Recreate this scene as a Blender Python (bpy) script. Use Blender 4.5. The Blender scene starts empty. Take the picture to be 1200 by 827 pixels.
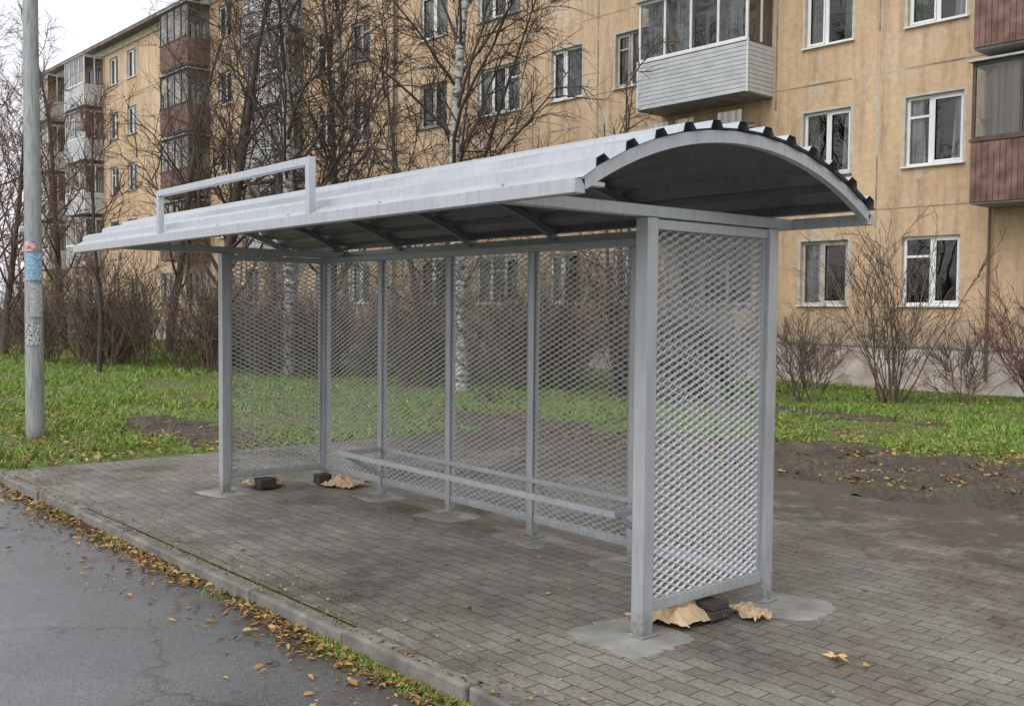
import bpy, math, random
import numpy as np
from mathutils import Vector, Matrix, noise as mnoise
random.seed(7)
S=bpy.context.scene
S.view_settings.view_transform='Standard'; S.view_settings.look='None'; S.view_settings.exposure=0

# ------------------------------------------------------------ helpers
def newmat(name):
    m=bpy.data.materials.new(name); m.use_nodes=True
    nt=m.node_tree; b=nt.nodes['Principled BSDF']; return m,nt,b
def N(nt,t,**k):
    n=nt.nodes.new(t)
    for a,v in k.items(): setattr(n,a,v)
    return n
def c4(c): return (c[0],c[1],c[2],1)
def ramp(nt,fac,stops):
    r=N(nt,'ShaderNodeValToRGB'); cr=r.color_ramp
    while len(cr.elements)<len(stops): cr.elements.new(.5)
    for e,(p,c) in zip(cr.elements,stops): e.position=p; e.color=c4(c)
    nt.links.new(fac,r.inputs[0]); return r.outputs[0]
def coords(nt,scale=(1,1,1)):
    tc=N(nt,'ShaderNodeTexCoord'); mp=N(nt,'ShaderNodeMapping'); mp.inputs['Scale'].default_value=scale
    nt.links.new(tc.outputs['Object'],mp.inputs[0]); return mp.outputs[0]
def noise(nt,vec,scale,detail=3,rough=.55):
    n=N(nt,'ShaderNodeTexNoise'); n.inputs['Scale'].default_value=scale; n.inputs['Detail'].default_value=detail
    n.inputs['Roughness'].default_value=rough; nt.links.new(vec,n.inputs['Vector']); return n.outputs[0]
def mixc(nt,fac,a,b,mode='MIX'):
    m=N(nt,'ShaderNodeMix',data_type='RGBA',blend_type=mode)
    for sock,v in ((m.inputs[0],fac),(m.inputs[6],a),(m.inputs[7],b)):
        if isinstance(v,(int,float)): sock.default_value=v
        elif isinstance(v,tuple): sock.default_value=c4(v)
        else: nt.links.new(v,sock)
    return m.outputs[2]
def bump(nt,b,h,strength=.3,dist=.01,prev=None):
    n=N(nt,'ShaderNodeBump'); n.inputs['Strength'].default_value=strength; n.inputs['Distance'].default_value=dist
    nt.links.new(h,n.inputs['Height'])
    if prev is not None: nt.links.new(prev,n.inputs['Normal'])
    nt.links.new(n.outputs[0],b.inputs['Normal']); return n.outputs[0]
def simple(name,col,rough=.6,metal=0,ns=6,amt=.2,bs=0,bstr=.2,bd=.005,det=3):
    m,nt,b=newmat(name); v=coords(nt)
    f=noise(nt,v,ns,det)
    lo=tuple(x*(1-amt) for x in col); hi=tuple(min(1,x*(1+amt)) for x in col)
    nt.links.new(ramp(nt,f,[(.3,lo),(.7,hi)]),b.inputs['Base Color'])
    b.inputs['Roughness'].default_value=rough; b.inputs['Metallic'].default_value=metal
    if bs: bump(nt,b,noise(nt,v,bs,4),bstr,bd)
    return m
def island(name,stops,rough=.8,spec=.3):
    m,nt,b=newmat(name); g=N(nt,'ShaderNodeNewGeometry')
    nt.links.new(ramp(nt,g.outputs['Random Per Island'],stops),b.inputs['Base Color'])
    b.inputs['Roughness'].default_value=rough; b.inputs['Specular IOR Level'].default_value=spec
    return m
def flat(name,col,rough=.8,metal=0,spec=.3):
    m,nt,b=newmat(name); b.inputs['Base Color'].default_value=c4(col); b.inputs['Roughness'].default_value=rough
    b.inputs['Metallic'].default_value=metal; b.inputs['Specular IOR Level'].default_value=spec; return m

class MB:
    def __init__(s): s.v=[];s.f=[];s.m=[]
    def quad(s,a,b,c,d,m=0):
        n=len(s.v); s.v+= [tuple(a),tuple(b),tuple(c),tuple(d)]; s.f.append((n,n+1,n+2,n+3)); s.m.append(m)
    def box(s,x0,x1,y0,y1,z0,z1,m=0):
        n=len(s.v)
        s.v+=[(x0,y0,z0),(x1,y0,z0),(x1,y1,z0),(x0,y1,z0),(x0,y0,z1),(x1,y0,z1),(x1,y1,z1),(x0,y1,z1)]
        for q in ((0,3,2,1),(4,5,6,7),(0,1,5,4),(1,2,6,5),(2,3,7,6),(3,0,4,7)):
            s.f.append(tuple(n+i for i in q)); s.m.append(m)
    def beam(s,p,q,w,h,m=0,up=Vector((0,0,1))):
        p=Vector(p);q=Vector(q); d=(q-p).normalized(); a=d.cross(up).normalized(); b=a.cross(d)
        n=len(s.v)
        for c in (p,q):
            for i,j in ((-1,-1),(1,-1),(1,1),(-1,1)): s.v.append(tuple(c+a*(i*w/2)+b*(j*h/2)))
        for k in ((0,1,2,3),(7,6,5,4),(0,4,5,1),(1,5,6,2),(2,6,7,3),(3,7,4,0)):
            s.f.append(tuple(n+i for i in k)); s.m.append(m)
    def tube(s,pts,rad,n=4,m=0,cap=False):
        base=len(s.v); L=len(pts)
        ref=Vector((0.31,0.95,0.05)) if abs((pts[-1]-pts[0]).normalized().y)<.8 else Vector((0.95,.1,.3))
        cs=[(math.cos(2*math.pi*i/n),math.sin(2*math.pi*i/n)) for i in range(n)]
        for i,p in enumerate(pts):
            d=(pts[min(i+1,L-1)]-pts[max(i-1,0)])
            a=d.cross(ref)
            if a.length<1e-9: a=Vector((1,0,0))
            a.normalize(); b=d.cross(a)
            if b.length>1e-9: b.normalize()
            r=rad[i]
            for c,q in cs: s.v.append((p.x+(a.x*c+b.x*q)*r,p.y+(a.y*c+b.y*q)*r,p.z+(a.z*c+b.z*q)*r))
        for i in range(L-1):
            o=base+i*n
            for j in range(n):
                k=(j+1)%n
                s.f.append((o+j,o+k,o+n+k,o+n+j)); s.m.append(m)
        if cap:
            s.f.append(tuple(base+(L-1)*n+i for i in range(n))); s.m.append(m)
    def obj(s,name,mats,parent=None,bevel=0,smooth=False,loc=None):
        me=bpy.data.meshes.new(name); me.from_pydata(s.v,[],s.f)
        for m in mats: me.materials.append(m)
        if len(mats)>1: me.polygons.foreach_set('material_index',s.m)
        if smooth: me.polygons.foreach_set('use_smooth',[True]*len(s.f))
        me.update()
        o=bpy.data.objects.new(name,me); S.collection.objects.link(o)
        if parent: o.parent=parent
        if loc: o.location=loc
        if bevel:
            bv=o.modifiers.new('b','BEVEL'); bv.width=bevel; bv.segments=2; bv.limit_method='ANGLE'
        return o
def empty(name,loc=(0,0,0),rz=0):
    e=bpy.data.objects.new(name,None); S.collection.objects.link(e); e.location=loc; e.rotation_euler=(0,0,rz)
    e.empty_display_size=.2; return e

# ------------------------------------------------------------ camera
cam=bpy.data.cameras.new('camera'); cam.lens=1180/1200*36; cam.sensor_width=36; cam.clip_end=1500; cam.clip_start=.05
co=bpy.data.objects.new('camera',cam); S.collection.objects.link(co); S.camera=co
yaw=math.radians(39.9); pitch=math.radians(2.5); roll=.009
Fh=Vector((-math.cos(yaw),math.sin(yaw),0)); R0=Vector((Fh.y,-Fh.x,0))
Fw=Fh*math.cos(pitch)-Vector((0,0,1))*math.sin(pitch); U0=R0.cross(Fw)
Rr=R0*math.cos(roll)+U0*math.sin(roll); Uu=U0*math.cos(roll)-R0*math.sin(roll)
M=Matrix((Rr,Uu,-Fw)).transposed().to_4x4(); M.translation=Vector((3.44,-3.75,1.65)); co.matrix_world=M

# ------------------------------------------------------------ world / light
W=bpy.data.worlds.new('World'); S.world=W; W.use_nodes=True; nt=W.node_tree
bg=nt.nodes['Background']; sky=N(nt,'ShaderNodeTexSky',sky_type='NISHITA'); sky.sun_disc=False
SE=math.radians(48); SR=math.radians(175)
sky.sun_elevation=SE; sky.sun_rotation=SR; sky.air_density=1.5; sky.dust_density=4
hs=N(nt,'ShaderNodeHueSaturation'); hs.inputs['Saturation'].default_value=.2
nt.links.new(sky.outputs[0],hs.inputs['Color'])
mx=mixc(nt,.68,hs.outputs[0],(8.9,9.2,9.7))
nt.links.new(mx,bg.inputs[0]); bg.inputs[1].default_value=.15
sun=bpy.data.lights.new('sun','SUN'); sun.energy=1.35; sun.angle=math.radians(40); sun.color=(1,.985,.965)
so=bpy.data.objects.new('sun',sun); S.collection.objects.link(so)
sd=Vector((math.sin(SR)*math.cos(SE),math.cos(SR)*math.cos(SE),math.sin(SE)))
so.rotation_euler=sd.to_track_quat('Z','Y').to_euler(); so.location=(0,-10,20)

# ------------------------------------------------------------ materials
def paint(name,col,rough,metal,dirt=.25):
    m,nt,b=newmat(name); v=coords(nt)
    f=noise(nt,v,3,4); g=noise(nt,coords(nt,(9,9,1.2)),4,3)
    base=ramp(nt,f,[(.3,tuple(x*.9 for x in col)),(.7,tuple(x*1.06 for x in col))])
    r=ramp(nt,g,[(.45,(1,1,1)),(.8,(1-dirt,1-dirt*1.05,1-dirt*1.15))])
    c=mixc(nt,1,base,r,'MULTIPLY')
    # splashed dirt low down
    sx=N(nt,'ShaderNodeSeparateXYZ'); nt.links.new(v,sx.inputs[0])
    mr=N(nt,'ShaderNodeMapRange'); mr.inputs[1].default_value=.22; mr.inputs[2].default_value=.0; nt.links.new(sx.outputs[2],mr.inputs[0])
    mu=N(nt,'ShaderNodeMath',operation='MULTIPLY'); nt.links.new(mr.outputs[0],mu.inputs[0]); nt.links.new(noise(nt,v,30,3),mu.inputs[1])
    c=mixc(nt,ramp(nt,mu.outputs[0],[(.15,(0,0,0)),(.5,(.7,.7,.7))]),c,(.17,.15,.125))
    nt.links.new(c,b.inputs['Base Color'])
    rr=N(nt,'ShaderNodeMapRange'); rr.inputs[3].default_value=rough-.1; rr.inputs[4].default_value=rough+.15
    nt.links.new(f,rr.inputs[0]); nt.links.new(rr.outputs[0],b.inputs['Roughness'])
    b.inputs['Metallic'].default_value=metal
    return m
m_steel=paint('silver_paint',(.47,.48,.50),.36,.35,.2)
m_mesh=flat('mesh_silver',(.64,.65,.67),.36,.35,.5)
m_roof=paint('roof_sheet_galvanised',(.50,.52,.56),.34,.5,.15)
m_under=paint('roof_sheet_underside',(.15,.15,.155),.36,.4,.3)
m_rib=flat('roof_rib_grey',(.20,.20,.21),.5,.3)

def pavermat():
    m,nt,b=newmat('paving_bricks'); v=coords(nt)
    br=N(nt,'ShaderNodeTexBrick'); br.offset=.5
    br.inputs['Scale'].default_value=1; br.inputs['Brick Width'].default_value=.2; br.inputs['Row Height'].default_value=.1
    br.inputs['Mortar Size'].default_value=.0055; br.inputs['Mortar Smooth'].default_value=.6; br.inputs['Bias'].default_value=0
    br.inputs['Color1'].default_value=c4((.175,.163,.145)); br.inputs['Color2'].default_value=c4((.235,.220,.195)); br.inputs['Mortar'].default_value=c4((.075,.067,.055))
    nn=N(nt,'ShaderNodeTexNoise'); nn.inputs['Scale'].default_value=2.2; nn.inputs['Detail'].default_value=4; nt.links.new(v,nn.inputs['Vector'])
    vm=N(nt,'ShaderNodeVectorMath',operation='MULTIPLY_ADD'); vm.inputs[1].default_value=(.06,.06,0)
    nt.links.new(nn.outputs['Color'],vm.inputs[0]); nt.links.new(v,vm.inputs[2]); nt.links.new(vm.outputs[0],br.inputs['Vector'])
    big=noise(nt,v,.8,7,.66); fine=noise(nt,v,45,3); mid=noise(nt,v,4.5,5,.65)
    c=mixc(nt,1,br.outputs['Color'],ramp(nt,big,[(.38,(.48,.46,.43)),(.45,(.78,.76,.73)),(.53,(1.0,.98,.96)),(.68,(1.3,1.27,1.2))]),'MULTIPLY')
    c=mixc(nt,1,c,ramp(nt,fine,[(.3,(.72,.72,.72)),(.7,(1.22,1.22,1.22))]),'MULTIPLY')
    c=mixc(nt,ramp(nt,mid,[(.54,(0,0,0)),(.72,(.75,.75,.75))]),c,(.20,.18,.15))
    c=mixc(nt,ramp(nt,mid,[(.27,(.6,.6,.6)),(.42,(0,0,0))]),c,(.085,.075,.062))
    sx=N(nt,'ShaderNodeSeparateXYZ'); nt.links.new(v,sx.inputs[0])
    mr=N(nt,'ShaderNodeMapRange'); mr.inputs[1].default_value=.9; mr.inputs[2].default_value=5.0; nt.links.new(sx.outputs[1],mr.inputs[0])
    ad=N(nt,'ShaderNodeMath',operation='MULTIPLY'); ad.inputs[1].default_value=.42
    nt.links.new(mr.outputs[0],ad.inputs[0])
    a2=N(nt,'ShaderNodeMath',operation='ADD'); nt.links.new(ad.outputs[0],a2.inputs[0]); nt.links.new(noise(nt,v,1.9,8,.78),a2.inputs[1])
    fac=ramp(nt,a2.outputs[0],[(.66,(0,0,0)),(.80,(.92,.92,.92))])
    c=mixc(nt,fac,c,ramp(nt,fine,[(.3,(.04,.033,.026)),(.7,(.10,.083,.066))]))
    nt.links.new(c,b.inputs['Base Color'])
    nt.links.new(ramp(nt,big,[(.38,(.20,)*3),(.55,(.62,)*3)]),b.inputs['Roughness'])
    iv=N(nt,'ShaderNodeMath',operation='SUBTRACT'); iv.inputs[0].default_value=1; nt.links.new(br.outputs['Fac'],iv.inputs[1])
    p=bump(nt,b,iv.outputs[0],.6,.006); p=bump(nt,b,fine,.35,.004,p); bump(nt,b,mid,.4,.02,p)
    return m
m_pave=pavermat()
def asphaltmat():
    m,nt,b=newmat('asphalt'); v=coords(nt)
    big=noise(nt,v,.55,6,.6); fine=noise(nt,v,110,2,.7)
    c=ramp(nt,big,[(.3,(.10,.10,.105)),(.55,(.14,.14,.145)),(.75,(.18,.18,.18))])
    c=mixc(nt,1,c,ramp(nt,fine,[(.3,(.5,.5,.5)),(.7,(1.5,1.5,1.5))]),'MULTIPLY')
    vo=N(nt,'ShaderNodeTexVoronoi',feature='DISTANCE_TO_EDGE'); vo.inputs['Scale'].default_value=.4
    nn=N(nt,'ShaderNodeTexNoise'); nn.inputs['Scale'].default_value=3.5; nn.inputs['Detail'].default_value=7; nt.links.new(v,nn.inputs['Vector'])
    nt.links.new(mixc(nt,.3,v,nn.outputs['Color']),vo.inputs['Vector'])
    c=mixc(nt,1,c,ramp(nt,vo.outputs['Distance'],[(.001,(.62,.62,.62)),(.005,(1,1,1))]),'MULTIPLY')
    sx=N(nt,'ShaderNodeSeparateXYZ'); nt.links.new(v,sx.inputs[0])
    mr=N(nt,'ShaderNodeMapRange'); mr.inputs[1].default_value=-2.0; mr.inputs[2].default_value=-1.15; nt.links.new(sx.outputs[1],mr.inputs[0])
    mu=N(nt,'ShaderNodeMath',operation='MULTIPLY'); nt.links.new(mr.outputs[0],mu.inputs[0]); nt.links.new(noise(nt,v,5,6,.7),mu.inputs[1])
    c=mixc(nt,ramp(nt,mu.outputs[0],[(.25,(0,0,0)),(.5,(.85,.85,.85))]),c,(.085,.068,.05))
    nt.links.new(c,b.inputs['Base Color'])
    nt.links.new(ramp(nt,noise(nt,v,.8,6),[(.38,(.16,)*3),(.62,(.46,)*3)]),b.inputs['Roughness'])
    bump(nt,b,fine,.45,.005); return m
m_asph=asphaltmat()
def lawnmat():
    m,nt,b=newmat('lawn'); v=coords(nt)
    a=noise(nt,v,.5,6,.6); f=noise(nt,v,14,4,.7)
    c=ramp(nt,a,[(.3,(.08,.12,.028)),(.45,(.12,.18,.04)),(.55,(.14,.15,.055)),(.68,(.14,.11,.065))])
    c=mixc(nt,1,c,ramp(nt,f,[(.3,(.45,.45,.4)),(.7,(1.35,1.35,1.2))]),'MULTIPLY')
    nt.links.new(c,b.inputs['Base Color']); b.inputs['Roughness'].default_value=.9
    bump(nt,b,f,1,.05); return m
m_lawn=lawnmat()
def soilmat():
    m,nt,b=newmat('soil'); v=coords(nt)
    a=noise(nt,v,1.6,7,.7); f=noise(nt,v,22,5,.7)
    c=ramp(nt,a,[(.3,(.055,.04,.03)),(.5,(.095,.072,.053)),(.62,(.12,.095,.065)),(.72,(.085,.11,.035))])
    c=mixc(nt,1,c,ramp(nt,f,[(.3,(.4,.4,.4)),(.7,(1.5,1.5,1.5))]),'MULTIPLY')
    nt.links.new(c,b.inputs['Base Color']); b.inputs['Roughness'].default_value=.85; bump(nt,b,f,1,.04); return m
m_soil=soilmat()
m_conc=simple('concrete',(.26,.25,.228),.65,0,3.5,.34,50,.3,.003,7)
m_kerb=simple('kerb_concrete',(.175,.163,.145),.75,0,6,.45,60,.5,.006,6)
m_blade=island('grass_blades',[(0,(.09,.145,.022)),(.4,(.155,.27,.04)),(.8,(.26,.38,.07)),(1,(.34,.33,.12))],.6)
m_leaf=island('fallen_leaves',[(0,(.09,.05,.025)),(.35,(.20,.11,.045)),(.6,(.36,.20,.07)),(.8,(.48,.32,.10)),(1,(.26,.19,.12))],.75)
m_sack=simple('paper_sack',(.50,.37,.23),.85,0,5,.3,22,.6,.015)
m_dark=simple('dark_timber',(.05,.042,.035),.8,0,8,.3)

# ------------------------------------------------------------ ground
def kerb_y(x): return -1.12+.03*min(x,0)
g=MB(); g.quad((-400,-300,-.10),(400,-300,-.10),(400,400,-.10),(-400,400,-.10)); g.obj('ground',[m_lawn])
g=MB(); g.quad((-300,-14,-.085),(200,-14,-.085),(200,-.9,-.085),(-300,-.9,-.085)); g.obj('road',[m_asph])
g=MB(); xs=[-300,-150,-80,-60]+[ -50+i*.8 for i in range(84)]+[20,60,200]; ys=[0,.5,1,2,3,4,5,6,7,8,9,10,12,14,16,20,40,120,300]
def ly(x,j): return kerb_y(x)+.02 if j==0 else ys[j]
for i,x in enumerate(xs):
    for j in range(len(ys)):
        y=ly(x,j)
        on=(x>-9 and y<6)
        z=-.012+(0 if on or j==0 else .05*(mnoise.noise(Vector((x*.35,y*.35,3)))+.2))
        g.v.append((x,y,z))
nj=len(ys)
for i in range(len(xs)-1):
    for j in range(nj-1):
        a=i*nj+j; g.f.append((a,a+nj,a+nj+1,a+1)); g.m.append(0)
g.obj('lawn',[m_lawn],smooth=True)
g=MB(); px=[-7.4+i*.25 for i in range(120)]
for x in px:
    g.v.append((x,kerb_y(x)+.1,0)); g.v.append((x,4.95+.10*mnoise.noise(Vector((x*2,0,0)))+.05*math.sin(x*5),0))
for i in range(len(px)-1): g.f.append((2*i,2*i+2,2*i+3,2*i+1)); g.m.append(0)
g.obj('pavement',[m_pave])
g=MB(); x=-30.0
while x<18:
    x1=x+1.0; dz=random.uniform(-.012,.008); dy=random.uniform(-.012,.012); dz2=dz+random.uniform(-.006,.006)
    n=len(g.v)
    for zz in (0,1):
        for (xx,yy,e) in ((x+.006,kerb_y(x)+dy,dz),(x1-.006,kerb_y(x1)+dy,dz2),(x1-.006,kerb_y(x1)+.1+dy,dz2),(x+.006,kerb_y(x)+.1+dy,dz)): g.v.append((xx,yy,-.12 if zz==0 else .006+e))
    for q in ((0,3,2,1),(4,5,6,7),(0,1,5,4),(1,2,6,5),(2,3,7,6),(3,0,4,7)): g.f.append(tuple(n+i for i in q)); g.m.append(0)
    x=x1
g.obj('kerb',[m_kerb],bevel=.014)
def soil(name,cx,cy,rx,ry,h,seed,nx=130,ny=80):
    g=MB()
    for i in range(nx+1):
        for j in range(ny+1):
            u=-1+2*i/nx; w=-1+2*j/ny
            x=cx+u*rx; y=cy+w*ry
            e=max(0,1-math.hypot(u,w)-.40*mnoise.fractal(Vector((x*1.1,y*1.1,seed)),1,2,3)-.1)
            n=mnoise.fractal(Vector((x*3,y*3,seed)),1,2,5)
            z=-.03+min(1,e*4)*(.035+h*(.4+.6*n)+.035*mnoise.fractal(Vector((x*9,y*9,seed)),1,2,3))
            g.v.append((x,y,z))
    for i in range(nx):
        for j in range(ny):
            a=i*(ny+1)+j; g.f.append((a,a+ny+1,a+ny+2,a+1)); g.m.append(0)
    g.obj(name,[m_soil],smooth=True)
SOILS=[(-.6,6.1,5.2,1.7,.12,1.1),(-9.6,1.5,1.9,.9,.08,5.5),(-6.5,5.6,4.5,.9,.05,8.2),(5.5,6.2,4,1.8,.08,3.3),(-7,10.4,4.5,.7,.04,6.6)]
for k,s in enumerate(SOILS): soil('soil_patch' if k==0 else 'soil_patch.%03d'%k,*s)

def ingrass(x,y):
    if y<kerb_y(x)+.12: return False
    if x>-7.45 and y<5.05: return False
    if y>16.2: return False
    for s in SOILS:
        e=math.hypot((x-s[0])/s[2],(y-s[1])/s[3])
        if e<.8+.4*mnoise.noise(Vector((x*1.1,y*1.1,s[5]))) and random.random()<.93: return False
    return True
verts=[];faces=[]
cx,cy=3.44,-3.75; cnt=0
for _ in range(380000):
    d=9.0*(5.2**random.random()); q=random.uniform(-.72,.72)
    x=cx+d*(Fh.x+q*R0.x); y=cy+d*(Fh.y+q*R0.y)
    if not ingrass(x,y): continue
    nz=mnoise.noise(Vector((x*.6,y*.6,0)))+.6*mnoise.noise(Vector((x*2.2,y*2.2,4)))
    if nz<-.05 and random.random()<.8: continue
    s=(1+d/35)*random.uniform(.5,1.2)*(1+.5*nz); a=random.uniform(0,6.283); w=.008*s; h=.050*s
    ca,sa=math.cos(a)*w,math.sin(a)*w; lx,ly_=random.gauss(0,.045)*s,random.gauss(0,.045)*s
    n=len(verts); verts+=[(x-ca,y-sa,-.02),(x+ca,y+sa,-.02),(x+lx,y+ly_,h)]; faces.append((n,n+1,n+2)); cnt+=1
    if cnt>150000: break
for _ in range(5600):
    x=random.uniform(-7,6) if random.random()<.4 else random.uniform(-1.6,2.5); y=kerb_y(x)-abs(random.gauss(0,.07))
    if mnoise.noise(Vector((x*1.6,0,9)))<(.1 if x<-1.2 else -.15): continue
    s=random.uniform(.5,1.1); a=random.uniform(0,6.283); w=.0035; h=.05*s
    n=len(verts); verts+=[(x-math.cos(a)*w,y-math.sin(a)*w,-.086),(x+math.cos(a)*w,y+math.sin(a)*w,-.086),(x+random.gauss(0,.03),y+random.gauss(0,.03),-.086+h)]; faces.append((n,n+1,n+2))
me=bpy.data.meshes.new('grass'); me.from_pydata(verts,[],faces); me.materials.append(m_blade)
o=bpy.data.objects.new('grass',me); S.collection.objects.link(o)

g=MB()
def leaf(x,y,z,s):
    a=random.uniform(0,6.283); t=random.uniform(-.5,.5); ca,sa=math.cos(a),math.sin(a)
    u=Vector((ca,sa,random.uniform(-.25,.35))); v=Vector((-sa,ca,t))*random.uniform(.6,1.2); p=Vector((x,y,z))
    n=len(g.v); lift=Vector((0,0,s*random.uniform(.1,.5)))
    pts=[p-u*s, p-u*s*.35+v*s*.55+lift, p+u*s*.5+v*s*.42+lift, p+u*s*1.05, p+u*s*.45-v*s*.45+lift*.6, p-u*s*.4-v*s*.5+lift*.6]
    zm=min(q.z for q in pts)
    for q in pts: q.z+=z-zm+.002; g.v.append(tuple(q))
    g.f+= [(n,n+1,n+2,n+3),(n,n+3,n+4,n+5)]; g.m+=[0,0]
for _ in range(13000):
    x=random.uniform(-16,5); y=kerb_y(x)-abs(random.gauss(0,.09))
    if random.random()<.16: y-=random.random()**2*.5
    if mnoise.noise(Vector((x*1.1,0,3)))<-.2 and random.random()<.7: continue
    leaf(x,y,-.084+random.random()*.012,random.choice((.006,.008,.010,.014,.02,.026)))
for _ in range(1900):
    x=random.uniform(-9,4); leaf(x,kerb_y(x)+.02+random.random()**2*.35,.010,random.uniform(.004,.014))
for _ in range(800):
    leaf(random.uniform(-7,9),random.uniform(-1,4.8),.001,random.choice((.004,.005,.006,.008,.012,.018)))
for _ in range(24): leaf(random.uniform(-8,5),random.uniform(-4,-1.6),-.084,random.uniform(.01,.02))
k=0
while k<17000:
    d=9.0*(3.6**random.random()); q=random.uniform(-.72,.72)
    x=cx+d*(Fh.x+q*R0.x); y=cy+d*(Fh.y+q*R0.y)
    if not (y>kerb_y(x)+.1 and y<16) or (x>-7.45 and y<4.8): continue
    dens=1 if (x<-7 and y<1.8) or (y>4.8 and y<9 and x>-6) else .35
    if random.random()>dens: continue
    k+=1; leaf(x,y,random.uniform(.01,.035) if y<4.8 else .035,random.uniform(.014,.036))
g.obj('fallen_leaves',[m_leaf])
g=MB(); pts=[]
for i in range(20):
    a=i/20*6.283; r=.075*(1 if i%4==0 else (.72 if i%2==0 else .42)); pts.append((.82+r*math.cos(a),.47+r*.8*math.sin(a),.006+.025*abs(math.sin(a*1.5))))
g.v=[(.82,.47,.008)]+pts; g.f=[(0,i+1,(i+1)%20+1) for i in range(20)]; g.m=[0]*20
g.obj('maple_leaf',[simple('maple_leaf',(.62,.42,.20),.7,0,20,.3)])

# ------------------------------------------------------------ bus shelter
SH=empty('bus_shelter')
zt=2.14
def post(name,x,y,w,z1=zt-.03):
    b=MB(); b.box(x-w/2,x+w/2,y-w/2,y+w/2,.012,z1)
    b.box(x-.065,x+.065,y-.065,y+.065,.006,.018)
    b.obj(name,[m_steel],SH,bevel=.004)
post('corner_post_1',0,0,.08); post('corner_post_2',0,1,.08); post('corner_post_3',-5,0,.08); post('corner_post_4',-5,1,.08)
for k in range(1,5): post('wall_post_%d'%k,-k,1,.06,2.054)
b=MB()
b.box(-4.96,-.04,.972,1.028,2.056,2.108)
for k in range(5): b.box(-k-.96 if k<4 else -4.96,-k-.04 if k==0 else -k-.03,.975,1.025,.12,.17)
for x in (0,-5):
    b.box(x-.025,x+.025,.04,.96,.12,.18); b.box(x-.025,x+.025,.04,.96,2.055,2.105)
b.obj('wall_rails',[m_steel],SH,bevel=.003)
b=MB()
def strip_x(x0,x1):
    for (a,c) in ((x0,x0+.025),(x1-.025,x1)): b.box(a,c,.99,1.0,.17,2.052)
for k in range(5): strip_x(-k-.965,-k-.035)
for x in (0,-5):
    b.box(x-.012,x+.012,.041,.065,.18,2.055); b.box(x-.012,x+.012,.935,.959,.18,2.055)
b.obj('panel_edges',[m_steel],SH)
def expanded(W_,H_,wd):
    LW,SW=.088,.040; b=MB(); th=.0022
    tl=math.radians(48); ax=Vector((0,math.cos(tl),math.sin(tl)))*(wd/2); nx=Vector((0,-math.sin(tl),math.cos(tl)))*(th/2)
    rows=int(H_/(SW/2))
    for j in range(rows):
        z0=(j+.5)*SW/2; sh=(j%2)*LW/2
        pts=[]; x=-LW-sh
        while x<W_+LW:
            for (dx,s) in ((-.12,1),(.12,1),(.38,-1),(.62,-1)):
                pts.append((x+dx*LW,z0+s*(SW/4-.0022)))
            x+=LW
        cl=[]
        for i in range(len(pts)-1):
            (xa,za),(xb,zb)=pts[i],pts[i+1]
            if xb<=0 or xa>=W_: continue
            if xa<0: za+= (zb-za)*(0-xa)/(xb-xa); xa=0
            if xb>W_: zb=za+(zb-za)*(W_-xa)/(xb-xa); xb=W_
            if not cl: cl.append((xa,za))
            cl.append((xb,zb))
        n=len(b.v)
        for (xx,zz) in cl:
            p=Vector((xx,0,zz))
            for q in (-ax-nx,ax-nx,ax+nx,-ax+nx): b.v.append(tuple(p+q))
        for i in range(len(cl)-1):
            o=n+4*i
            for e in range(4):
                f=(e+1)%4; b.f.append((o+e,o+4+e,o+4+f,o+f)); b.m.append(0)
    return b
first=expanded(.93,1.885,.0115).obj('mesh_panel_1',[m_mesh],SH)
first.location=(-.035,.985,.167); first.rotation_euler=(0,0,math.pi)
for k in range(1,5):
    o=bpy.data.objects.new('mesh_panel_%d'%(k+1),first.data); S.collection.objects.link(o); o.parent=SH; o.location=(-k-.035,.985,.167); o.rotation_euler=(0,0,math.pi)
sp=expanded(.93,1.885,.0130).obj('mesh_side_panel_1',[m_mesh],SH); sp.location=(0,.035,.175); sp.rotation_euler=(0,0,math.pi/2)
o=bpy.data.objects.new('mesh_side_panel_2',first.data); S.collection.objects.link(o); o.parent=SH
o.location=(-5,.965,.175); o.rotation_euler=(0,0,-math.pi/2)
XR,XL=.50,-6.02; YC,ZC,RR=.14,.386,2.094; PH=math.asin(1.08/RR)
def arcpt(phi,r): return (YC+r*math.sin(phi),ZC+r*math.cos(phi))
def arch(b,x,w,r1,h,n=36,ph=PH):
    base=len(b.v)
    for i in range(n+1):
        a=-ph+2*ph*i/n
        for (dx,r) in ((-w/2,r1),(w/2,r1),(w/2,r1-h),(-w/2,r1-h)):
            y,z=arcpt(a,r); b.v.append((x+dx,y,z))
    for i in range(n):
        o=base+4*i
        for e in range(4):
            f=(e+1)%4; b.f.append((o+e,o+f,o+4+f,o+4+e)); b.m.append(0)
    b.f.append((base+3,base+2,base+1,base)); b.f.append(tuple(base+4*n+i for i in range(4))); b.m+=[0,0]
b=MB(); arch(b,XR-.02,.04,RR,.055); arch(b,XL+.03,.04,RR,.055); b.obj('end_arches',[m_steel],SH)
b=MB()
for x in (-1,-2,-3,-4,-5): arch(b,x,.04,RR-.001,.045)
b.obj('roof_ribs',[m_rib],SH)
b=MB()
b.box(XL+.01,XR,-.975,-.915,2.115,2.178); b.box(XL+.01,XR,1.19,1.245,2.118,2.176)
for x in (0,-5): b.box(x-.03,x+.03,-.915,1.19,2.1125,2.172)
b.box(XR-.04,XR-.002,-.915,-.80,2.15,2.17)
b.obj('roof_beams',[m_steel],SH,bevel=.004)
prof=[]; per=.189; s=-.02; arcL=2*PH*RR
while s<arcL+.02:
    for (ds,h) in ((0,0),(.085,0),(.105,.034),(.155,.034),(.1745,0)):
        if s+ds<arcL+.03: prof.append((s+ds,h))
    s+=per
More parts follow.
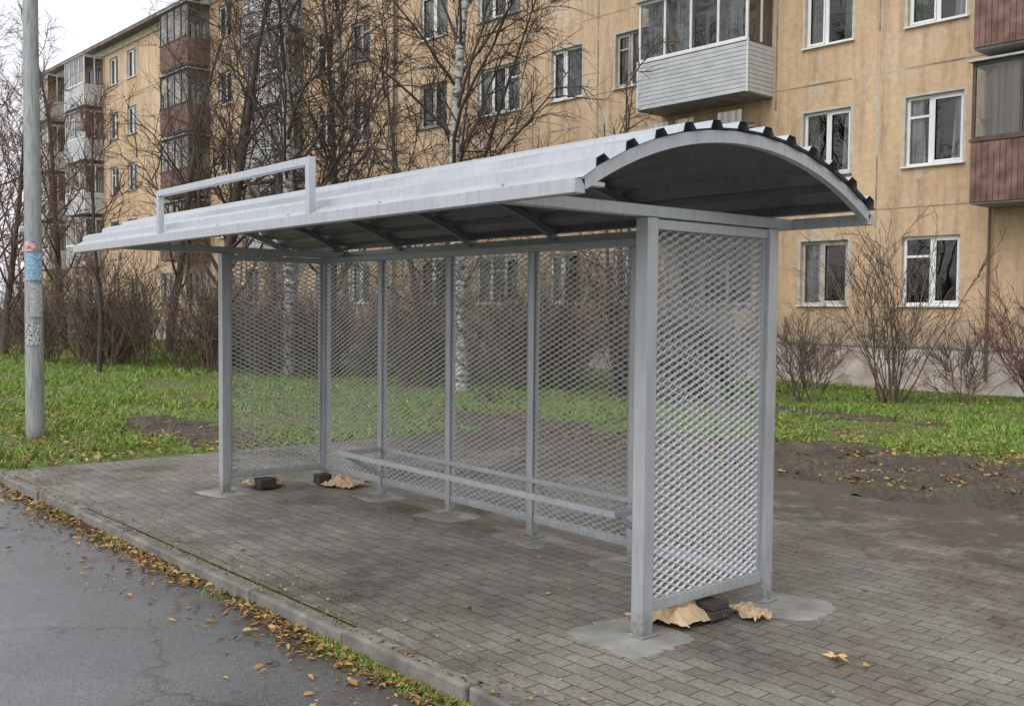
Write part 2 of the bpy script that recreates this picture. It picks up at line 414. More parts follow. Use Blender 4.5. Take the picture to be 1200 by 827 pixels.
b=MB(); n0=len(prof); xsx=[XL,-4.5,-3,-1.5,XR+.03]
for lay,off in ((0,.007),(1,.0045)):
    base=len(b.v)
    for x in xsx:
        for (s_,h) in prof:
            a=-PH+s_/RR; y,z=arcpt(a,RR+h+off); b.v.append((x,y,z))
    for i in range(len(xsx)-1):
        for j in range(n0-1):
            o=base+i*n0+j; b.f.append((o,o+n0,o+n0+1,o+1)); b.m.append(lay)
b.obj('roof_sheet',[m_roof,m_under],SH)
b=MB()
for x in (0,-1,-2,-3,-4,-5):
    s=-.02+.03
    while s<arcL:
        a=-PH+s/RR; y,z=arcpt(a,RR+.008); b.box(x-.006,x+.006,y-.006,y+.006,z-.002,z+.005); s+=per
b.obj('roof_screws',[m_steel],SH)
b=MB(); y=-.945
b.box(-4.02,-3.975,y-.022,y+.022,2.178,2.50); b.box(-1.735,-1.69,y-.022,y+.022,2.178,2.50)
b.box(-3.975,-1.735,y-.022,y+.022,2.455,2.50)
b.obj('sign_rack',[m_roof],SH,bevel=.003)
b=MB(); z=.45; XE=-.74
b.box(-3.95,XE+.02,.535,.58,z-.04,z)
for x in (-3.93,XE):
    b.box(x-.02,x+.02,.58,.97,z-.038,z-.003)
    b.beam((x,.60,z-.05),(x,.985,.19),.035,.035)
b.box(-3.95,XE+.02,.955,.971,z-.04,z-.005)
for x in (-3.4,-2.7,-2.0,-1.3): b.box(x-.03,x+.03,.525,.59,z,z+.004)
b.obj('bench_frame',[m_steel],SH,bevel=.003)
def pad(name,x,y,rx,ry,seed,rot=0):
    g=MB(); n=72; g.v.append((x,y,.0065))
    for ring,(f,zz) in enumerate(((.6,.0065),(.93,.0055),(1,.0008))):
        for i in range(n):
            a=i/n*6.283; c,s_=math.cos(a),math.sin(a)
            q=(abs(c)**5+abs(s_)**5)**(-1/5)
            rr=f*q*(1+.16*mnoise.noise(Vector((c*1.5,s_*1.5,seed)))+.12*mnoise.noise(Vector((c*6,s_*6,seed))))
            ux,uy=rr*c*rx,rr*s_*ry
            g.v.append((x+ux*math.cos(rot)-uy*math.sin(rot),y+ux*math.sin(rot)+uy*math.cos(rot),zz))
    for i in range(n):
        j=(i+1)%n; g.f.append((0,1+i,1+j)); g.m.append(0)
        for q in range(2):
            g.f.append((1+q*n+i,1+(q+1)*n+i,1+(q+1)*n+j,1+q*n+j)); g.m.append(0)
    g.obj(name,[m_conc],smooth=True)
pp=[(-.02,-.05,.27,.24,0),(.12,1.02,.26,.24,.1),(-5,0,.22,.2,.1),(-5,1,.2,.2,0),(-1,.97,.24,.2,.1),(-2,.97,.28,.19,-.05),(-3,.97,.24,.19,.1),(-4,.97,.22,.2,0)]
for k,(x,y,r1,r2,ro) in enumerate(pp): pad('concrete_footing' if k==0 else 'concrete_footing.%03d'%k,x,y,r1,r2,k*3.7,ro)
def sack(name,x,y,w,l,h,rot,seed):
    g=MB(); n=30
    for i in range(n+1):
        for j in range(n+1):
            u=i/n-.5; v=j/n-.5
            ez=1-max(abs(u),abs(v))*2
            xx=u*w*(1+.45*mnoise.noise(Vector((v*4,seed,0)))); yy=v*l*(1+.45*mnoise.noise(Vector((u*4,seed,5))))
            cr=abs(mnoise.noise(Vector((u*6,v*6,seed))))+.5*abs(mnoise.noise(Vector((u*13,v*13,seed))))
            zz=.010+max(0,h*min(1,.25+ez*1.6)*(.45+.8*mnoise.noise(Vector((u*3,v*3,seed))))+.035*cr)
            ca,sa=math.cos(rot),math.sin(rot)
            g.v.append((x+xx*ca-yy*sa,y+xx*sa+yy*ca,zz))
    for i in range(n):
        for j in range(n):
            a=i*(n+1)+j; g.f.append((a,a+n+1,a+n+2,a+1)); g.m.append(0)
    g.obj(name,[m_sack])
sack('paper_sack',-.10,.33,.36,.34,.12,.3,1.2); sack('paper_sack.001',.13,.72,.30,.18,.02,-.4,4.4)
sack('paper_sack.002',-.05,.52,.24,.24,.11,.9,7.7)
sack('paper_sack.003',-5.08,.42,.28,.30,.09,.2,2.9); sack('paper_sack.004',-4.62,1.0,.36,.30,.11,.5,9.1)
g=MB(); g.box(-.02,.11,.42,.60,.014,.060); g.box(-.04,.10,.44,.58,.062,.098); g.obj('timber_block',[m_dark],bevel=.006)
g=MB(); g.box(-5.02,-4.88,.28,.44,.014,.10); g.obj('timber_block.001',[m_dark],bevel=.006)
g=MB(); g.box(-4.9,-4.78,.82,.95,.014,.10); g.obj('timber_block.002',[m_dark],bevel=.006)

# ------------------------------------------------------------ street lamp pole
LP=empty('street_lamp',(-9.9,-.3,0))
m_pole=paint('pole_zinc',(.36,.38,.38),.5,.3,.5)
b=MB(); b.tube([Vector((0,0,z)) for z in (-.05,1,3,6,9)],[.115,.11,.10,.085,.07],10,0,True); b.obj('pole',[m_pole],LP,smooth=True)
b=MB(); b.tube([Vector(p) for p in ((0,0,8.9),(0,-.3,9.3),(0,-1.2,9.55),(0,-1.8,9.6))],[.035,.035,.03,.03],8); b.box(-.13,.13,-2.5,-1.75,9.54,9.68); b.obj('arm_and_lantern',[m_pole],LP)
def sticker(name,z0,z1,a0,a1,mat):
    b=MB(); n=6
    for i in range(n+1):
        a=a0+(a1-a0)*i/n
        for z in (z0,z1): b.v.append((math.cos(a)*.119,math.sin(a)*.119,z))
    for i in range(n): b.f.append((2*i,2*i+2,2*i+3,2*i+1)); b.m.append(0)
    b.obj(name,[mat],LP,smooth=True)
def printed(name,bgc,ink,sc):
    m,nt,bb=newmat(name); f=noise(nt,coords(nt,(1,1,2.2)),sc,1)
    nt.links.new(ramp(nt,f,[(.49,bgc),(.54,ink)]),bb.inputs['Base Color']); bb.inputs['Roughness'].default_value=.6; return m
camdir=math.atan2(-3.75+.3,3.44+9.9)
sticker('notice_blue',1.95,2.28,camdir-.8,camdir+.9,printed('notice_blue',(.35,.5,.62),(.15,.3,.5),30))
sticker('notice_white',1.15,1.42,camdir-.9,camdir+.7,printed('notice_white',(.6,.6,.58),(.06,.06,.06),45))
sticker('notice_red',2.30,2.42,camdir-.9,camdir+.2,printed('notice_red',(.6,.5,.5),(.5,.06,.05),20))
sticker('notice_grey',1.5,1.9,camdir-.4,camdir+.9,printed('notice_grey',(.45,.46,.47),(.3,.3,.3),25))

# ------------------------------------------------------------ apartment building
BL=empty('apartment_building',(-5.94,16.67,0),math.radians(2.03))
def facademat():
    m,nt,b=newmat('facade_plaster'); v=coords(nt)
    a=noise(nt,v,.30,6,.62); st=noise(nt,coords(nt,(2.2,2.2,.20)),1.6,6,.70); f=noise(nt,v,7,5,.6)
    c=ramp(nt,a,[(.3,(.50,.335,.20)),(.5,(.60,.42,.265)),(.7,(.67,.50,.34))])
    c=mixc(nt,1,c,ramp(nt,st,[(.36,(1.08,1.07,1.04)),(.50,(.98,.98,.98)),(.70,(.60,.60,.61))]),'MULTIPLY')
    c=mixc(nt,1,c,ramp(nt,f,[(.3,(.84,.84,.84)),(.7,(1.1,1.1,1.1))]),'MULTIPLY')
    pn=noise(nt,v,.9,8,.78)
    c=mixc(nt,ramp(nt,pn,[(.57,(0,0,0)),(.60,(.8,.8,.8))]),c,(.56,.49,.40))
    c=mixc(nt,ramp(nt,pn,[(.38,(.6,.6,.6)),(.41,(0,0,0))]),c,(.38,.31,.235))
    sx=N(nt,'ShaderNodeSeparateXYZ'); nt.links.new(v,sx.inputs[0])
    mr=N(nt,'ShaderNodeMapRange'); mr.inputs[1].default_value=2.1; mr.inputs[2].default_value=.9; nt.links.new(sx.outputs[2],mr.inputs[0])
    mu=N(nt,'ShaderNodeMath',operation='MULTIPLY'); nt.links.new(mr.outputs[0],mu.inputs[0]); nt.links.new(noise(nt,v,3,6,.7),mu.inputs[1])
    c=mixc(nt,ramp(nt,mu.outputs[0],[(.18,(0,0,0)),(.5,(.8,.8,.8))]),c,(.33,.275,.215))
    nt.links.new(c,b.inputs['Base Color']); b.inputs['Roughness'].default_value=.85
    bump(nt,b,noise(nt,v,25,3),.4,.01); return m
m_fac=facademat()
def plinthmat():
    m,nt,b=newmat('plinth_brick'); v0=coords(nt)
    sx=N(nt,'ShaderNodeSeparateXYZ'); nt.links.new(v0,sx.inputs[0]); cb=N(nt,'ShaderNodeCombineXYZ')
    nt.links.new(sx.outputs[0],cb.inputs[0]); nt.links.new(sx.outputs[2],cb.inputs[1])
    br=N(nt,'ShaderNodeTexBrick'); br.inputs['Scale'].default_value=1; br.inputs['Brick Width'].default_value=.26; br.inputs['Row Height'].default_value=.077; br.inputs['Mortar Size'].default_value=.008
    br.inputs['Color1'].default_value=c4((.40,.25,.20)); br.inputs['Color2'].default_value=c4((.33,.21,.17)); br.inputs['Mortar'].default_value=c4((.42,.38,.34))
    nt.links.new(cb.outputs[0],br.inputs['Vector'])
    p=ramp(nt,noise(nt,v0,1.3,7,.7),[(.43,(.15,.15,.15)),(.47,(1,1,1))])
    c=mixc(nt,p,br.outputs['Color'],ramp(nt,noise(nt,v0,2.5,6),[(.3,(.33,.26,.23)),(.5,(.50,.42,.38)),(.7,(.62,.57,.52))]))
    nt.links.new(c,b.inputs['Base Color']); b.inputs['Roughness'].default_value=.9; bump(nt,b,br.outputs['Fac'],-.4,.01); return m
m_pl=plinthmat()
m_seam=simple('panel_seam',(.31,.25,.185),.85,0,2,.45)
m_white=simple('white_upvc',(.76,.76,.75),.45,0,4,.06)
m_old=simple('old_timber_frame',(.46,.41,.36),.7,0,5,.25)
m_reveal=simple('reveal_plaster',(.52,.46,.38),.85,0,5,.2)
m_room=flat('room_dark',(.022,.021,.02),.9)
m_plant=simple('house_plant',(.04,.10,.03),.7,0,30,.6)
def curtainmat():
    m,nt,b=newmat('curtain'); g=N(nt,'ShaderNodeNewGeometry')
    c=ramp(nt,g.outputs['Random Per Island'],[(0,(.30,.27,.22)),(.4,(.5,.5,.48)),(.8,(.62,.60,.55)),(1,(.32,.20,.12))])
    w=noise(nt,coords(nt,(12,1,.2)),1.2,2); c=mixc(nt,1,c,ramp(nt,w,[(.35,(.4,.4,.4)),(.65,(1.1,1.1,1.1))]),'MULTIPLY')
    nt.links.new(c,b.inputs['Base Color']); return m
m_cur=curtainmat()
def glassmat():
    m,nt,b=newmat('window_glass'); nt.nodes.remove(b); out=nt.nodes['Material Output']
    t=N(nt,'ShaderNodeBsdfTransparent'); t.inputs[0].default_value=(.78,.81,.81,1)
    g=N(nt,'ShaderNodeBsdfGlossy'); g.inputs['Roughness'].default_value=.02
    fr=N(nt,'ShaderNodeFresnel'); fr.inputs[0].default_value=1.5
    mr=N(nt,'ShaderNodeMath',operation='MULTIPLY_ADD'); mr.inputs[1].default_value=1.5; mr.inputs[2].default_value=.03; mr.use_clamp=True
    nt.links.new(fr.outputs[0],mr.inputs[0])
    bp=N(nt,'ShaderNodeBump'); bp.inputs['Strength'].default_value=.15; bp.inputs['Distance'].default_value=.05
    nt.links.new(noise(nt,coords(nt),1.5,1),bp.inputs['Height']); nt.links.new(bp.outputs[0],g.inputs['Normal'])
    mx=N(nt,'ShaderNodeMixShader'); nt.links.new(mr.outputs[0],mx.inputs[0]); nt.links.new(t.outputs[0],mx.inputs[1]); nt.links.new(g.outputs[0],mx.inputs[2])
    nt.links.new(mx.outputs[0],out.inputs[0]); return m
m_glass=glassmat()
FH=2.95; Z1=1.80; WH=1.47
wcols=[]
base=[(1.3,1.25,2),(3.8,1.2,2),(6.9,2.3,3),(9.7,1.2,2),(12.2,1.25,2),(15.2,2.0,3),(18.5,1.5,2)]
for k in (-1,0,1,2):
    for (t,w,p) in base:
        tt=t+21.6*k
        if -13<tt<58: wcols.append((-tt,w,p))
    if k==-1: wcols.append((1.7,2.2,3))
wcols=[c for c in wcols if not (c[0]!=1.7 and abs(c[0]-1.7)<2.3)]
wcols.sort(); TX0,TX1=-59.5,15.0; ZTOP=15.7
xb=[TX0]+[v for c in wcols for v in (c[0]-c[1]/2,c[0]+c[1]/2)]+[TX1]
zb=[.95]+[v for k in range(5) for v in (Z1+FH*k,Z1+FH*k+WH)]+[ZTOP]
w=MB()
for i in range(len(xb)-1):
    for j in range(len(zb)-1):
        if i%2==1 and j%2==1: continue
        w.quad((xb[i],0,zb[j]),(xb[i+1],0,zb[j]),(xb[i+1],0,zb[j+1]),(xb[i],0,zb[j+1]))
w.quad((TX0,0,0),(TX0,12,0),(TX0,12,ZTOP),(TX0,0,ZTOP)); w.quad((TX1,0,0),(TX1,12,0),(TX1,12,ZTOP),(TX1,0,ZTOP)); w.quad((TX0,12,0),(TX1,12,0),(TX1,12,ZTOP),(TX0,12,ZTOP))
w.obj('walls',[m_fac],BL)
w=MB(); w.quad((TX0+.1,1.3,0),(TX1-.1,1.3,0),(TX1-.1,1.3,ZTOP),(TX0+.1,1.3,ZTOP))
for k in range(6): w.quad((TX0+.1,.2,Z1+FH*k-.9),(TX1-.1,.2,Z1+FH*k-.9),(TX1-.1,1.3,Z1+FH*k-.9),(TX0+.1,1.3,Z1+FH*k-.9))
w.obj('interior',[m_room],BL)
w=MB(); w.box(TX0-.05,TX1+.05,-.06,-.002,-.1,.93); w.obj('plinth',[m_pl],BL)
w=MB(); w.box(TX0-.05,TX1+.05,-.085,-.061,.90,.955); w.obj('plinth_cap',[m_conc],BL)
w=MB(); w.box(TX0-.3,TX1+.3,-.55,12.5,ZTOP+.002,ZTOP+.2); w.obj('roof',[simple('roof_edge',(.16,.13,.115),.8,0,2,.3)],BL)
w=MB(); w.box(TX0-.2,TX1+.2,-.08,-.003,ZTOP-.35,ZTOP); w.obj('cornice',[m_reveal],BL)
w=MB()
for k in (-1,0,1,2):
    for t in (2.55,5.15,8.6,10.95,13.6,16.9,20.6):
        x=-(t+21.6*k)
        if TX0<x<TX1 and not abs(x-1.7)<1.3:
            z=.97
            while z<ZTOP-.5:
                z2=min(z+random.uniform(.5,2.2),ZTOP-.36); hw=random.uniform(.012,.03); w.box(x-hw,x+hw,-.005,-.001,z,z2,0 if random.random()<.7 else 1); z=z2
for k in range(1,5):
    z=Z1+FH*k-.86
    for i in range(len(xb)-1):
        hw=random.uniform(.010,.024); w.box(xb[i],xb[i+1],-.0035,-.0005,z-hw,z+hw,0 if random.random()<.7 else 1)
w.obj('panel_seams',[m_seam,m_reveal],BL)
fr=MB(); gl=MB(); cu=MB(); rv=MB(); pl=MB()
for (xc,ww,pn) in wcols:
    for k in range(5):
        z0=Z1+FH*k; z1=z0+WH; x0=xc-ww/2; x1=xc+ww/2; y0,y1=.09,.15
        fm=0 if random.random()<.78 else 1
        rv.quad((x0,0,z0),(x0,.16,z0),(x0,.16,z1),(x0,0,z1)); rv.quad((x1,0,z0),(x1,.16,z0),(x1,.16,z1),(x1,0,z1))
        rv.quad((x0,0,z0),(x1,0,z0),(x1,.16,z0),(x0,.16,z0)); rv.quad((x0,0,z1),(x1,0,z1),(x1,.16,z1),(x0,.16,z1))
        e=.002; th=.065
        fr.box(x0+e,x1-e,y0,y1,z0+e,z0+th,fm); fr.box(x0+e,x1-e,y0,y1,z1-th,z1-e,fm)
        fr.box(x0+e,x0+th,y0+.002,y1,z0+th,z1-th,fm); fr.box(x1-th,x1-e,y0+.002,y1,z0+th,z1-th,fm)
        cuts=[x0+ww*i/pn for i in range(1,pn)]
        if pn==2 and random.random()<.4: cuts=[x0+ww*.42]
        for xm in cuts: fr.box(xm-.045,xm+.045,y0+.004,y1,z0+th,z1-th,fm)
        cc=[x0]+cuts+[x1]
        if random.random()<.35:
            i=random.randrange(len(cc)-1); fr.box(cc[i]+.05,cc[i+1]-.05,y0+.006,y1,z1-.45,z1-.40,fm)
        i=random.randrange(len(cc)-1); xa=cc[i]+.05; xe=cc[i+1]-.05
        for (a,c) in ((xa,xa+.04),(xe-.04,xe)): fr.box(a,c,y0-.012,y0+.002,z0+th,z1-th,fm)
        fr.box(xa,xe,y0-.011,y0+.001,z0+th,z0+th+.04,fm); fr.box(xa,xe,y0-.011,y0+.001,z1-th-.04,z1-th,fm)
        fr.box(x0-.06,x1+.06,-.07,.09,z0-.03,z0+.001,0 if random.random()<.6 else 2)
        if random.random()<.5:
            for (a,c,p_,q_) in ((x0-.07,x0-.002,z0,z1+.06),(x1+.002,x1+.07,z0,z1+.06),(x0,x1,z1+.002,z1+.06)): fr.box(a,c,-.004,-.001,p_,q_,3)
        gl.quad((x0,.125,z0),(x1,.125,z0),(x1,.125,z1),(x0,.125,z1))
        r=random.random()
        if r<.45:
            cu.quad((x0,.20,z0),(x0+ww*.30,.21,z0),(x0+ww*.24,.21,z1),(x0,.20,z1)); cu.quad((x1-ww*.27,.21,z0),(x1,.20,z0),(x1,.20,z1),(x1-ww*.2,.21,z1))
        elif r<.65: cu.quad((x0,.22,z0),(x1,.22,z0),(x1,.22,z1),(x0,.22,z1))
        elif r<.88: cu.quad((x0,.22,z0+.0),(x0+ww*.5,.22,z0),(x0+ww*.5,.22,z1),(x0,.22,z1))
        if random.random()<.5:
            for _ in range(random.randint(1,3)):
                xx=random.uniform(x0+.2,x1-.2); hh=random.uniform(.2,.5)
                for q in range(14):
                    a=random.uniform(-1,1); u=xx+a*.05; v=xx+a*hh*.5; zt_=z0+.15+hh*random.uniform(.4,1)
                    pl.quad((u-.012,.17,z0+.13),(u+.012,.17,z0+.13),(v+.03,.175,zt_),(v-.03,.175,zt_))
                cu.box(xx-.06,xx+.06,.165,.19,z0+.03,z0+.15)
fr.obj('window_frames',[m_white,m_old,m_conc,m_reveal],BL); gl.obj('window_glass',[m_glass],BL); cu.obj('curtains',[m_cur],BL); rv.obj('window_reveals',[m_reveal],BL); pl.obj('sill_plants',[m_plant],BL)
m_sid=simple('white_siding',(.55,.56,.58),.5,0,3,.12); m_rust=simple('rusty_sheet',(.18,.10,.08),.75,0,4,.45); m_grey=simple('grey_panel',(.42,.43,.43),.75,0,4,.2); m_tim=simple('dark_brown_frame',(.085,.06,.05),.6,0,5,.3)
bm=[m_sid,m_rust,m_grey,m_tim,m_white,m_conc]
def balcony(b,gb,xc,zf,w_,par,glz,frm):
    x0,x1=xc-w_/2,xc+w_/2; D=-1.05; zp=zf+1.05
    b.box(x0,x1,D+.03,-.004,zf-.14,zf,5)
    if par==0:
        n=11
        for i in range(n):
            z=zf-.12+i*(1.15/n); b.box(x0-.02,x1+.02,D-.012,D+.02,z+.012,z+1.15/n,0)
            for xx in (x0-.03,x1+.005): b.box(xx,xx+.025,D+.02,-.006,z+.012,z+1.15/n,0)
        b.box(x0-.01,x1+.01,D-.002,D+.018,zf-.13,zp,3)
        for xx in (x0-.035,x1+.0): b.box(xx,xx+.035,D-.018,D+.0,zf-.13,zp,4)
    elif par==1:
        n=int(w_/.11)
        for i in range(n):
            x=x0+i*w_/n; b.box(x+.008,x+w_/n-.008,D-.015,D+.01,zf-.1,zp-.02,1)
        b.box(x0,x1,D-.0,D+.018,zf-.1,zp,1)
        for i in range(8):
            y=D+.04+i*.12
            for xx in (x0-.015,x1-.005): b.box(xx,xx+.02,y,y+.1,zf-.1,zp-.02,1)
    else:
        b.box(x0,x1,D,D+.03,zf-.1,zp,2)
        for xx in (x0,x1-.03): b.box(xx,xx+.03,D+.032,-.006,zf-.1,zp,2)
    b.box(x0-.03,x1+.03,D-.03,D+.04,zp+.001,zp+.05,frm)
    if glz:
        zt_=zf+2.5; n=4 if w_>2.5 else 3
        for i in range(n+1):
            x=x0+.03+(w_-.06)*i/n; b.box(x-.03,x+.03,D,D+.05,zp+.05,zt_,frm)
        b.box(x0,x1,D-.002,D+.052,zt_,zt_+.07,frm); b.box(x0,x1,D+.004,D+.046,zp+.055,zp+.10,frm)
        for xx in (x0,x1-.05):
            b.box(xx,xx+.05,D+.053,-.01,zt_,zt_+.068,frm); b.box(xx+.003,xx+.047,-.5,-.45,zp+.05,zt_,frm)
            gb.quad((xx+.02,D+.05,zp+.05),(xx+.02,-.01,zp+.05),(xx+.02,-.01,zt_),(xx+.02,D+.05,zt_))
        gb.quad((x0,D+.025,zp+.05),(x1,D+.025,zp+.05),(x1,D+.025,zt_),(x0,D+.025,zt_))
        b.box(x0-.06,x1+.06,D-.1,-.004,zt_+.072,zt_+.11,2)
    else:
        for i in (0,1): b.box((x0 if i==0 else x1-.03),(x0+.03 if i==0 else x1),D,D+.03,zp+.05,zf+1.1,frm)
b=MB(); gb=MB()
for k in range(1,5):
    zf=Z1+FH*k-.86
    balcony(b,gb,1.75,zf,3.6,1,True,3)
    balcony(b,gb,-6.9,zf,3.3,0 if k in(2,) else 2,True if k!=1 else False,4)
    for c in (28.5,36.8,50.1,56.3):
        r=random.random(); dark=(c==36.8)
        balcony(b,gb,-c,zf,3.1,(1 if dark or r<.12 else (0 if r<.55 else 2)),random.random()<.65,3 if dark or r<.12 else 4)
b.obj('balconies',bm,BL); gb.obj('balcony_glazing',[m_glass],BL)
b=MB()
for xa,xb_ in ((-8.4,-7.7),(-7.5,-6.9),(-6.2,-5.5),(.1,.8),(1.3,2.2)):
    for k in (1,2,3,4):
        zf=Z1+FH*k-.86; b.quad((xa,-.85,zf+1.1),(xb_,-.88,zf+1.1),(xb_,-.88,zf+2.48),(xa,-.85,zf+2.48))
b.obj('balcony_curtains',[m_cur],BL)
b=MB(); b.tube([Vector((-2.55+5.0,-.12,z)) for z in (.3,5,10,15.6)],[.05]*4,8); b.tube([Vector((-20.6,-.12,z)) for z in (.3,8,15.6)],[.055]*3,8); b.tube([Vector((-.05,-.10,z)) for z in (.3,8,15.6)],[.03]*3,8)
b.obj('drainpipes',[simple('pipe',(.16,.10,.07),.6,0,3,.3)],BL,smooth=True)
b=MB()
for x in (-8.5,-14,-20,-27,-35): b.box(x-.3,x+.3,-.066,-.061,.35,.65)
b.obj('basement_vents',[m_room],BL)

# ------------------------------------------------------------ trees
def barkmat(name,birch):
    m,nt,b=newmat(name); v=coords(nt,(3,3,9) if birch else (8,8,1.5))
    f=noise(nt,v,1.4 if birch else 3,4,.65)
    if birch: c=ramp(nt,f,[(.42,(.05,.045,.04)),(.50,(.40,.38,.35)),(.72,(.58,.56,.52))])
    else: c=ramp(nt,f,[(.3,(.04,.033,.028)),(.7,(.11,.09,.075))])
    nt.links.new(c,b.inputs['Base Color']); b.inputs['Roughness'].default_value=.85; return m
m_birch=barkmat('birch_bark',True); m_bark=barkmat('grey_bark',False)
m_twig=flat('twigs_brown',(.085,.062,.052)); m_rtwig=flat('twigs_reddish',(.17,.085,.07)); m_btwig=island('shrub_twigs',[(0,(.08,.055,.042)),(.5,(.13,.095,.075)),(1,(.20,.15,.11))])
def limb(mb,p,d,L,r0,r1,ns,wan,up,sides,mat,R):
    pts=[p.copy()]; d=d.normalized(); st=L/ns
    for i in range(ns):
        d=d+Vector((R.gauss(0,wan),R.gauss(0,wan),R.gauss(0,wan)+up)); d.normalize(); p=p+d*st; pts.append(p)
    mb.tube(pts,[r0+(r1-r0)*i/ns for i in range(ns+1)],sides,mat); return pts
def at(pts,f):
    x=f*(len(pts)-1); i=min(int(x),len(pts)-2); return pts[i].lerp(pts[i+1],x-i),(pts[i+1]-pts[i]).normalized()
def sidedir(d,ang,az):
    a=d.cross(Vector((.3,.2,.9)) if abs(d.z)<.9 else Vector((1,.1,0))).normalized(); b=d.cross(a)
    return d*math.cos(ang)+(a*math.cos(az)+b*math.sin(az))*math.sin(ang)
def tree(name,x,y,h,r,seed,birch=False,n1=26,n2=8,n3=6,f0=.2,spread=.42,twig=None,trunks=1,lean=.02):
    R=random.Random(seed); mb=MB()
    for tr in range(trunks):
        d0=Vector((R.gauss(0,lean),R.gauss(0,lean),1)) if trunks==1 else Vector((math.cos(tr*2.4)*.3,math.sin(tr*2.4)*.3,1))
        T=limb(mb,Vector((x,y,-.1)),d0,h*(1 if tr==0 else .85),r,.012,14,.035,.03,8,0,R)
        for i in range(n1//trunks):
            f=f0+(.97-f0)*(i+R.random())/(n1//trunks)
            p,td=at(T,f); L=h*spread*(1-.72*f)*R.uniform(.6,1.15); ang=R.uniform(.6,1.05) if not birch else R.uniform(.45,.85)
            rb=max(.014,r*(1-f)*.42)
            B=limb(mb,p,sidedir(td,ang,i*2.4+R.random()),L,rb,.008,7,.12,.07,5,1,R)
            for j in range(n2):
                g_=.15+.85*(j+R.random())/n2; p2,d2=at(B,min(g_,.99)); L2=L*R.uniform(.25,.55)*(1.15-g_*.5)
                C=limb(mb,p2,sidedir(d2,R.uniform(.5,.95),R.uniform(0,6.28)),L2,max(.009,rb*.4),.006,4,.16,.04 if not birch else -.03,3,1,R)
                for k in range(n3):
                    p3,d3=at(C,R.uniform(.15,.99)); limb(mb,p3,sidedir(d3,R.uniform(.4,.9),R.uniform(0,6.28)),R.uniform(.3,.85)*(h/12),.0065,.0035,3,.2,.02 if not birch else -.16,3,1,R)
    mb.obj(name,[m_birch if birch else m_bark,twig or m_twig],smooth=True)
tree('birch_tree',-18.4,7.6,15,.17,11,True,34,9,8,.2,.38)
tree('birch_tree.001',-12.5,8.3,15,.15,12,True,36,9,8,.2,.38,lean=.005)
tree('birch_tree.002',-22.5,11.5,15,.15,15,True,32,8,7,.2,.36)
tree('bare_tree',-25.3,8.6,13,.20,21,False,36,9,7,.14,.46,trunks=2)
tree('bare_tree.001',-22.3,4.4,6.8,.07,22,False,22,7,5,.2,.38,twig=m_rtwig)
tree('bare_tree.002',-20.2,9.8,11.5,.13,23,False,32,9,7,.15,.46)
tree('bare_tree.003',-31,9.5,14,.16,24,False,28,8,5,.15,.40)
tree('bare_tree.004',-31.5,4.4,9,.13,25,False,32,9,7,.12,.5,twig=m_rtwig)
tree('bare_tree.005',-40,5.5,13,.2,26,False,30,8,5,.15,.45,twig=m_rtwig)
tree('bare_tree.006',-46,1.5,14,.2,27,False,26,8,4,.15,.45)
tree('bare_tree.007',-15.6,9.8,9.5,.09,28,False,30,9,7,.12,.48,trunks=3)
tree('bare_tree.008',-36,7.5,12,.15,29,False,26,8,4,.15,.42)
tree('bare_tree.009',-56,6,15,.2,30,False,24,7,4,.15,.45)
tree('bare_tree.010',-62,-1,14,.2,31,False,24,7,4,.15,.45,twig=m_rtwig)
tree('bare_tree.011',-10.2,10.4,6.2,.06,33,False,20,7,5,.15,.42,trunks=3)
mb=MB(); R=random.Random(5)
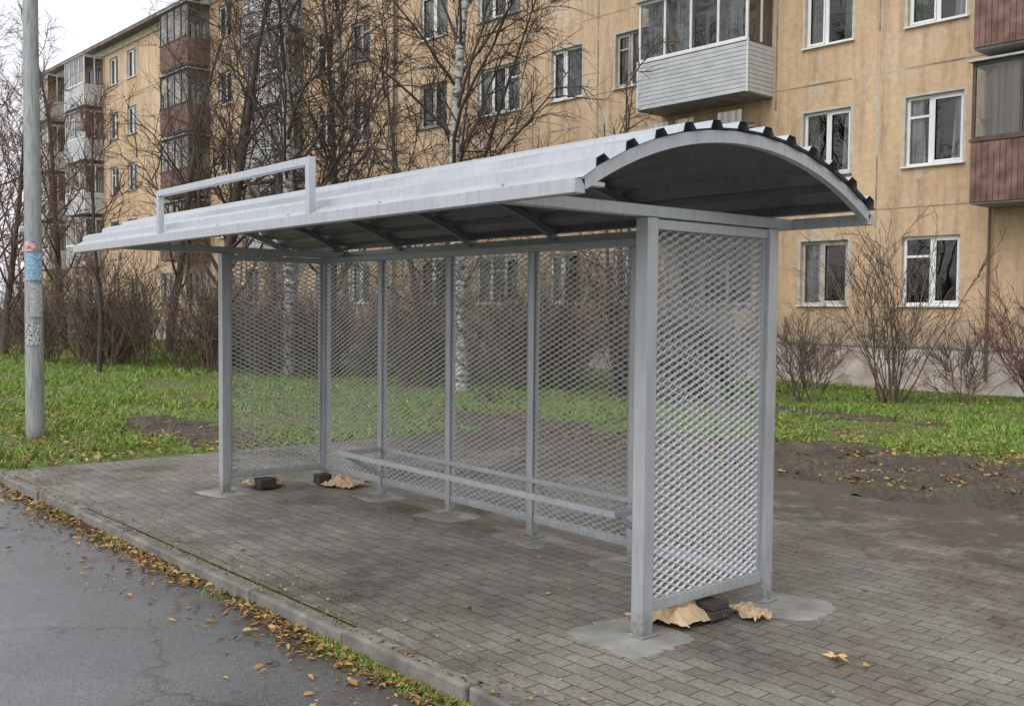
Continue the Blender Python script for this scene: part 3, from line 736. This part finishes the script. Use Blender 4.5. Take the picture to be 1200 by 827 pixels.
for _ in range(34):
    x=R.uniform(-140,-75); y=R.uniform(-14,40); h=R.uniform(10,17)
    T=limb(mb,Vector((x,y,0)),Vector((0,0,1)),h,.2,.03,6,.05,.02,4,0,R)
    for i in range(16):
        p,td=at(T,R.uniform(.15,.95)); B=limb(mb,p,sidedir(td,R.uniform(.5,.9),R.uniform(0,6.28)),h*R.uniform(.15,.35),.06,.02,4,.12,.05,3,0,R)
        for j in range(8):
            p2,d2=at(B,R.uniform(.2,.98)); limb(mb,p2,sidedir(d2,R.uniform(.4,.9),R.uniform(0,6.28)),R.uniform(.8,2.2),.025,.012,3,.15,.03,3,0,R)
mb.obj('distant_trees',[m_rtwig])
def shrub(mb,x,y,h,n,spread,R,m=0,r=.012):
    for i in range(n):
        a=R.uniform(0,6.28); d=Vector((math.cos(a)*spread*R.random(),math.sin(a)*spread*R.random(),1))
        L=h*R.uniform(.6,1.05); B=limb(mb,Vector((x+R.gauss(0,.12),y+R.gauss(0,.12),-.03)),d,L,r*R.uniform(.7,1.2),.004,6,.09,.02,4,m,R)
        for j in range(8):
            p,dd=at(B,R.uniform(.2,.98)); C=limb(mb,p,sidedir(dd,R.uniform(.35,.8),R.uniform(0,6.28)),L*R.uniform(.15,.38),.0065,.004,4,.12,.05,3,m,R)
            for k in range(3):
                p3,d3=at(C,R.uniform(.2,.98)); limb(mb,p3,sidedir(d3,R.uniform(.35,.8),R.uniform(0,6.28)),R.uniform(.1,.4),.005,.003,2,.1,.05,3,m,R)
R=random.Random(77)
mb=MB(); shrub(mb,-6.3,13.5,3.3,28,.8,R,0,.016); mb.obj('bare_shrub',[m_btwig])
mb=MB(); shrub(mb,-4.4,15.2,2.2,36,.9,R,0,.011); mb.obj('bare_shrub.001',[m_rtwig])
mb=MB(); shrub(mb,-8.6,14.3,1.6,14,.7,R,0,.011); mb.obj('bare_shrub.002',[m_btwig])
mb=MB(); shrub(mb,-5.4,14.3,1.5,16,.9,R,0,.010); mb.obj('bare_shrub.003',[m_btwig])
mb=MB()
for i in range(80):
    f=i/79; x=-29+21*f+R.gauss(0,.7); y=5.5+5.5*f+R.gauss(0,1.0)
    shrub(mb,x,y,R.uniform(1.5,3.1)*(1 if f<.9 else .8),13,.8,R,0,.012)
for i in range(26):
    x=-50+24*R.random(); y=R.uniform(5,10); shrub(mb,x,y,R.uniform(1.5,3),11,.7,R,0,.016)
mb.obj('shrub_thicket',[m_btwig])
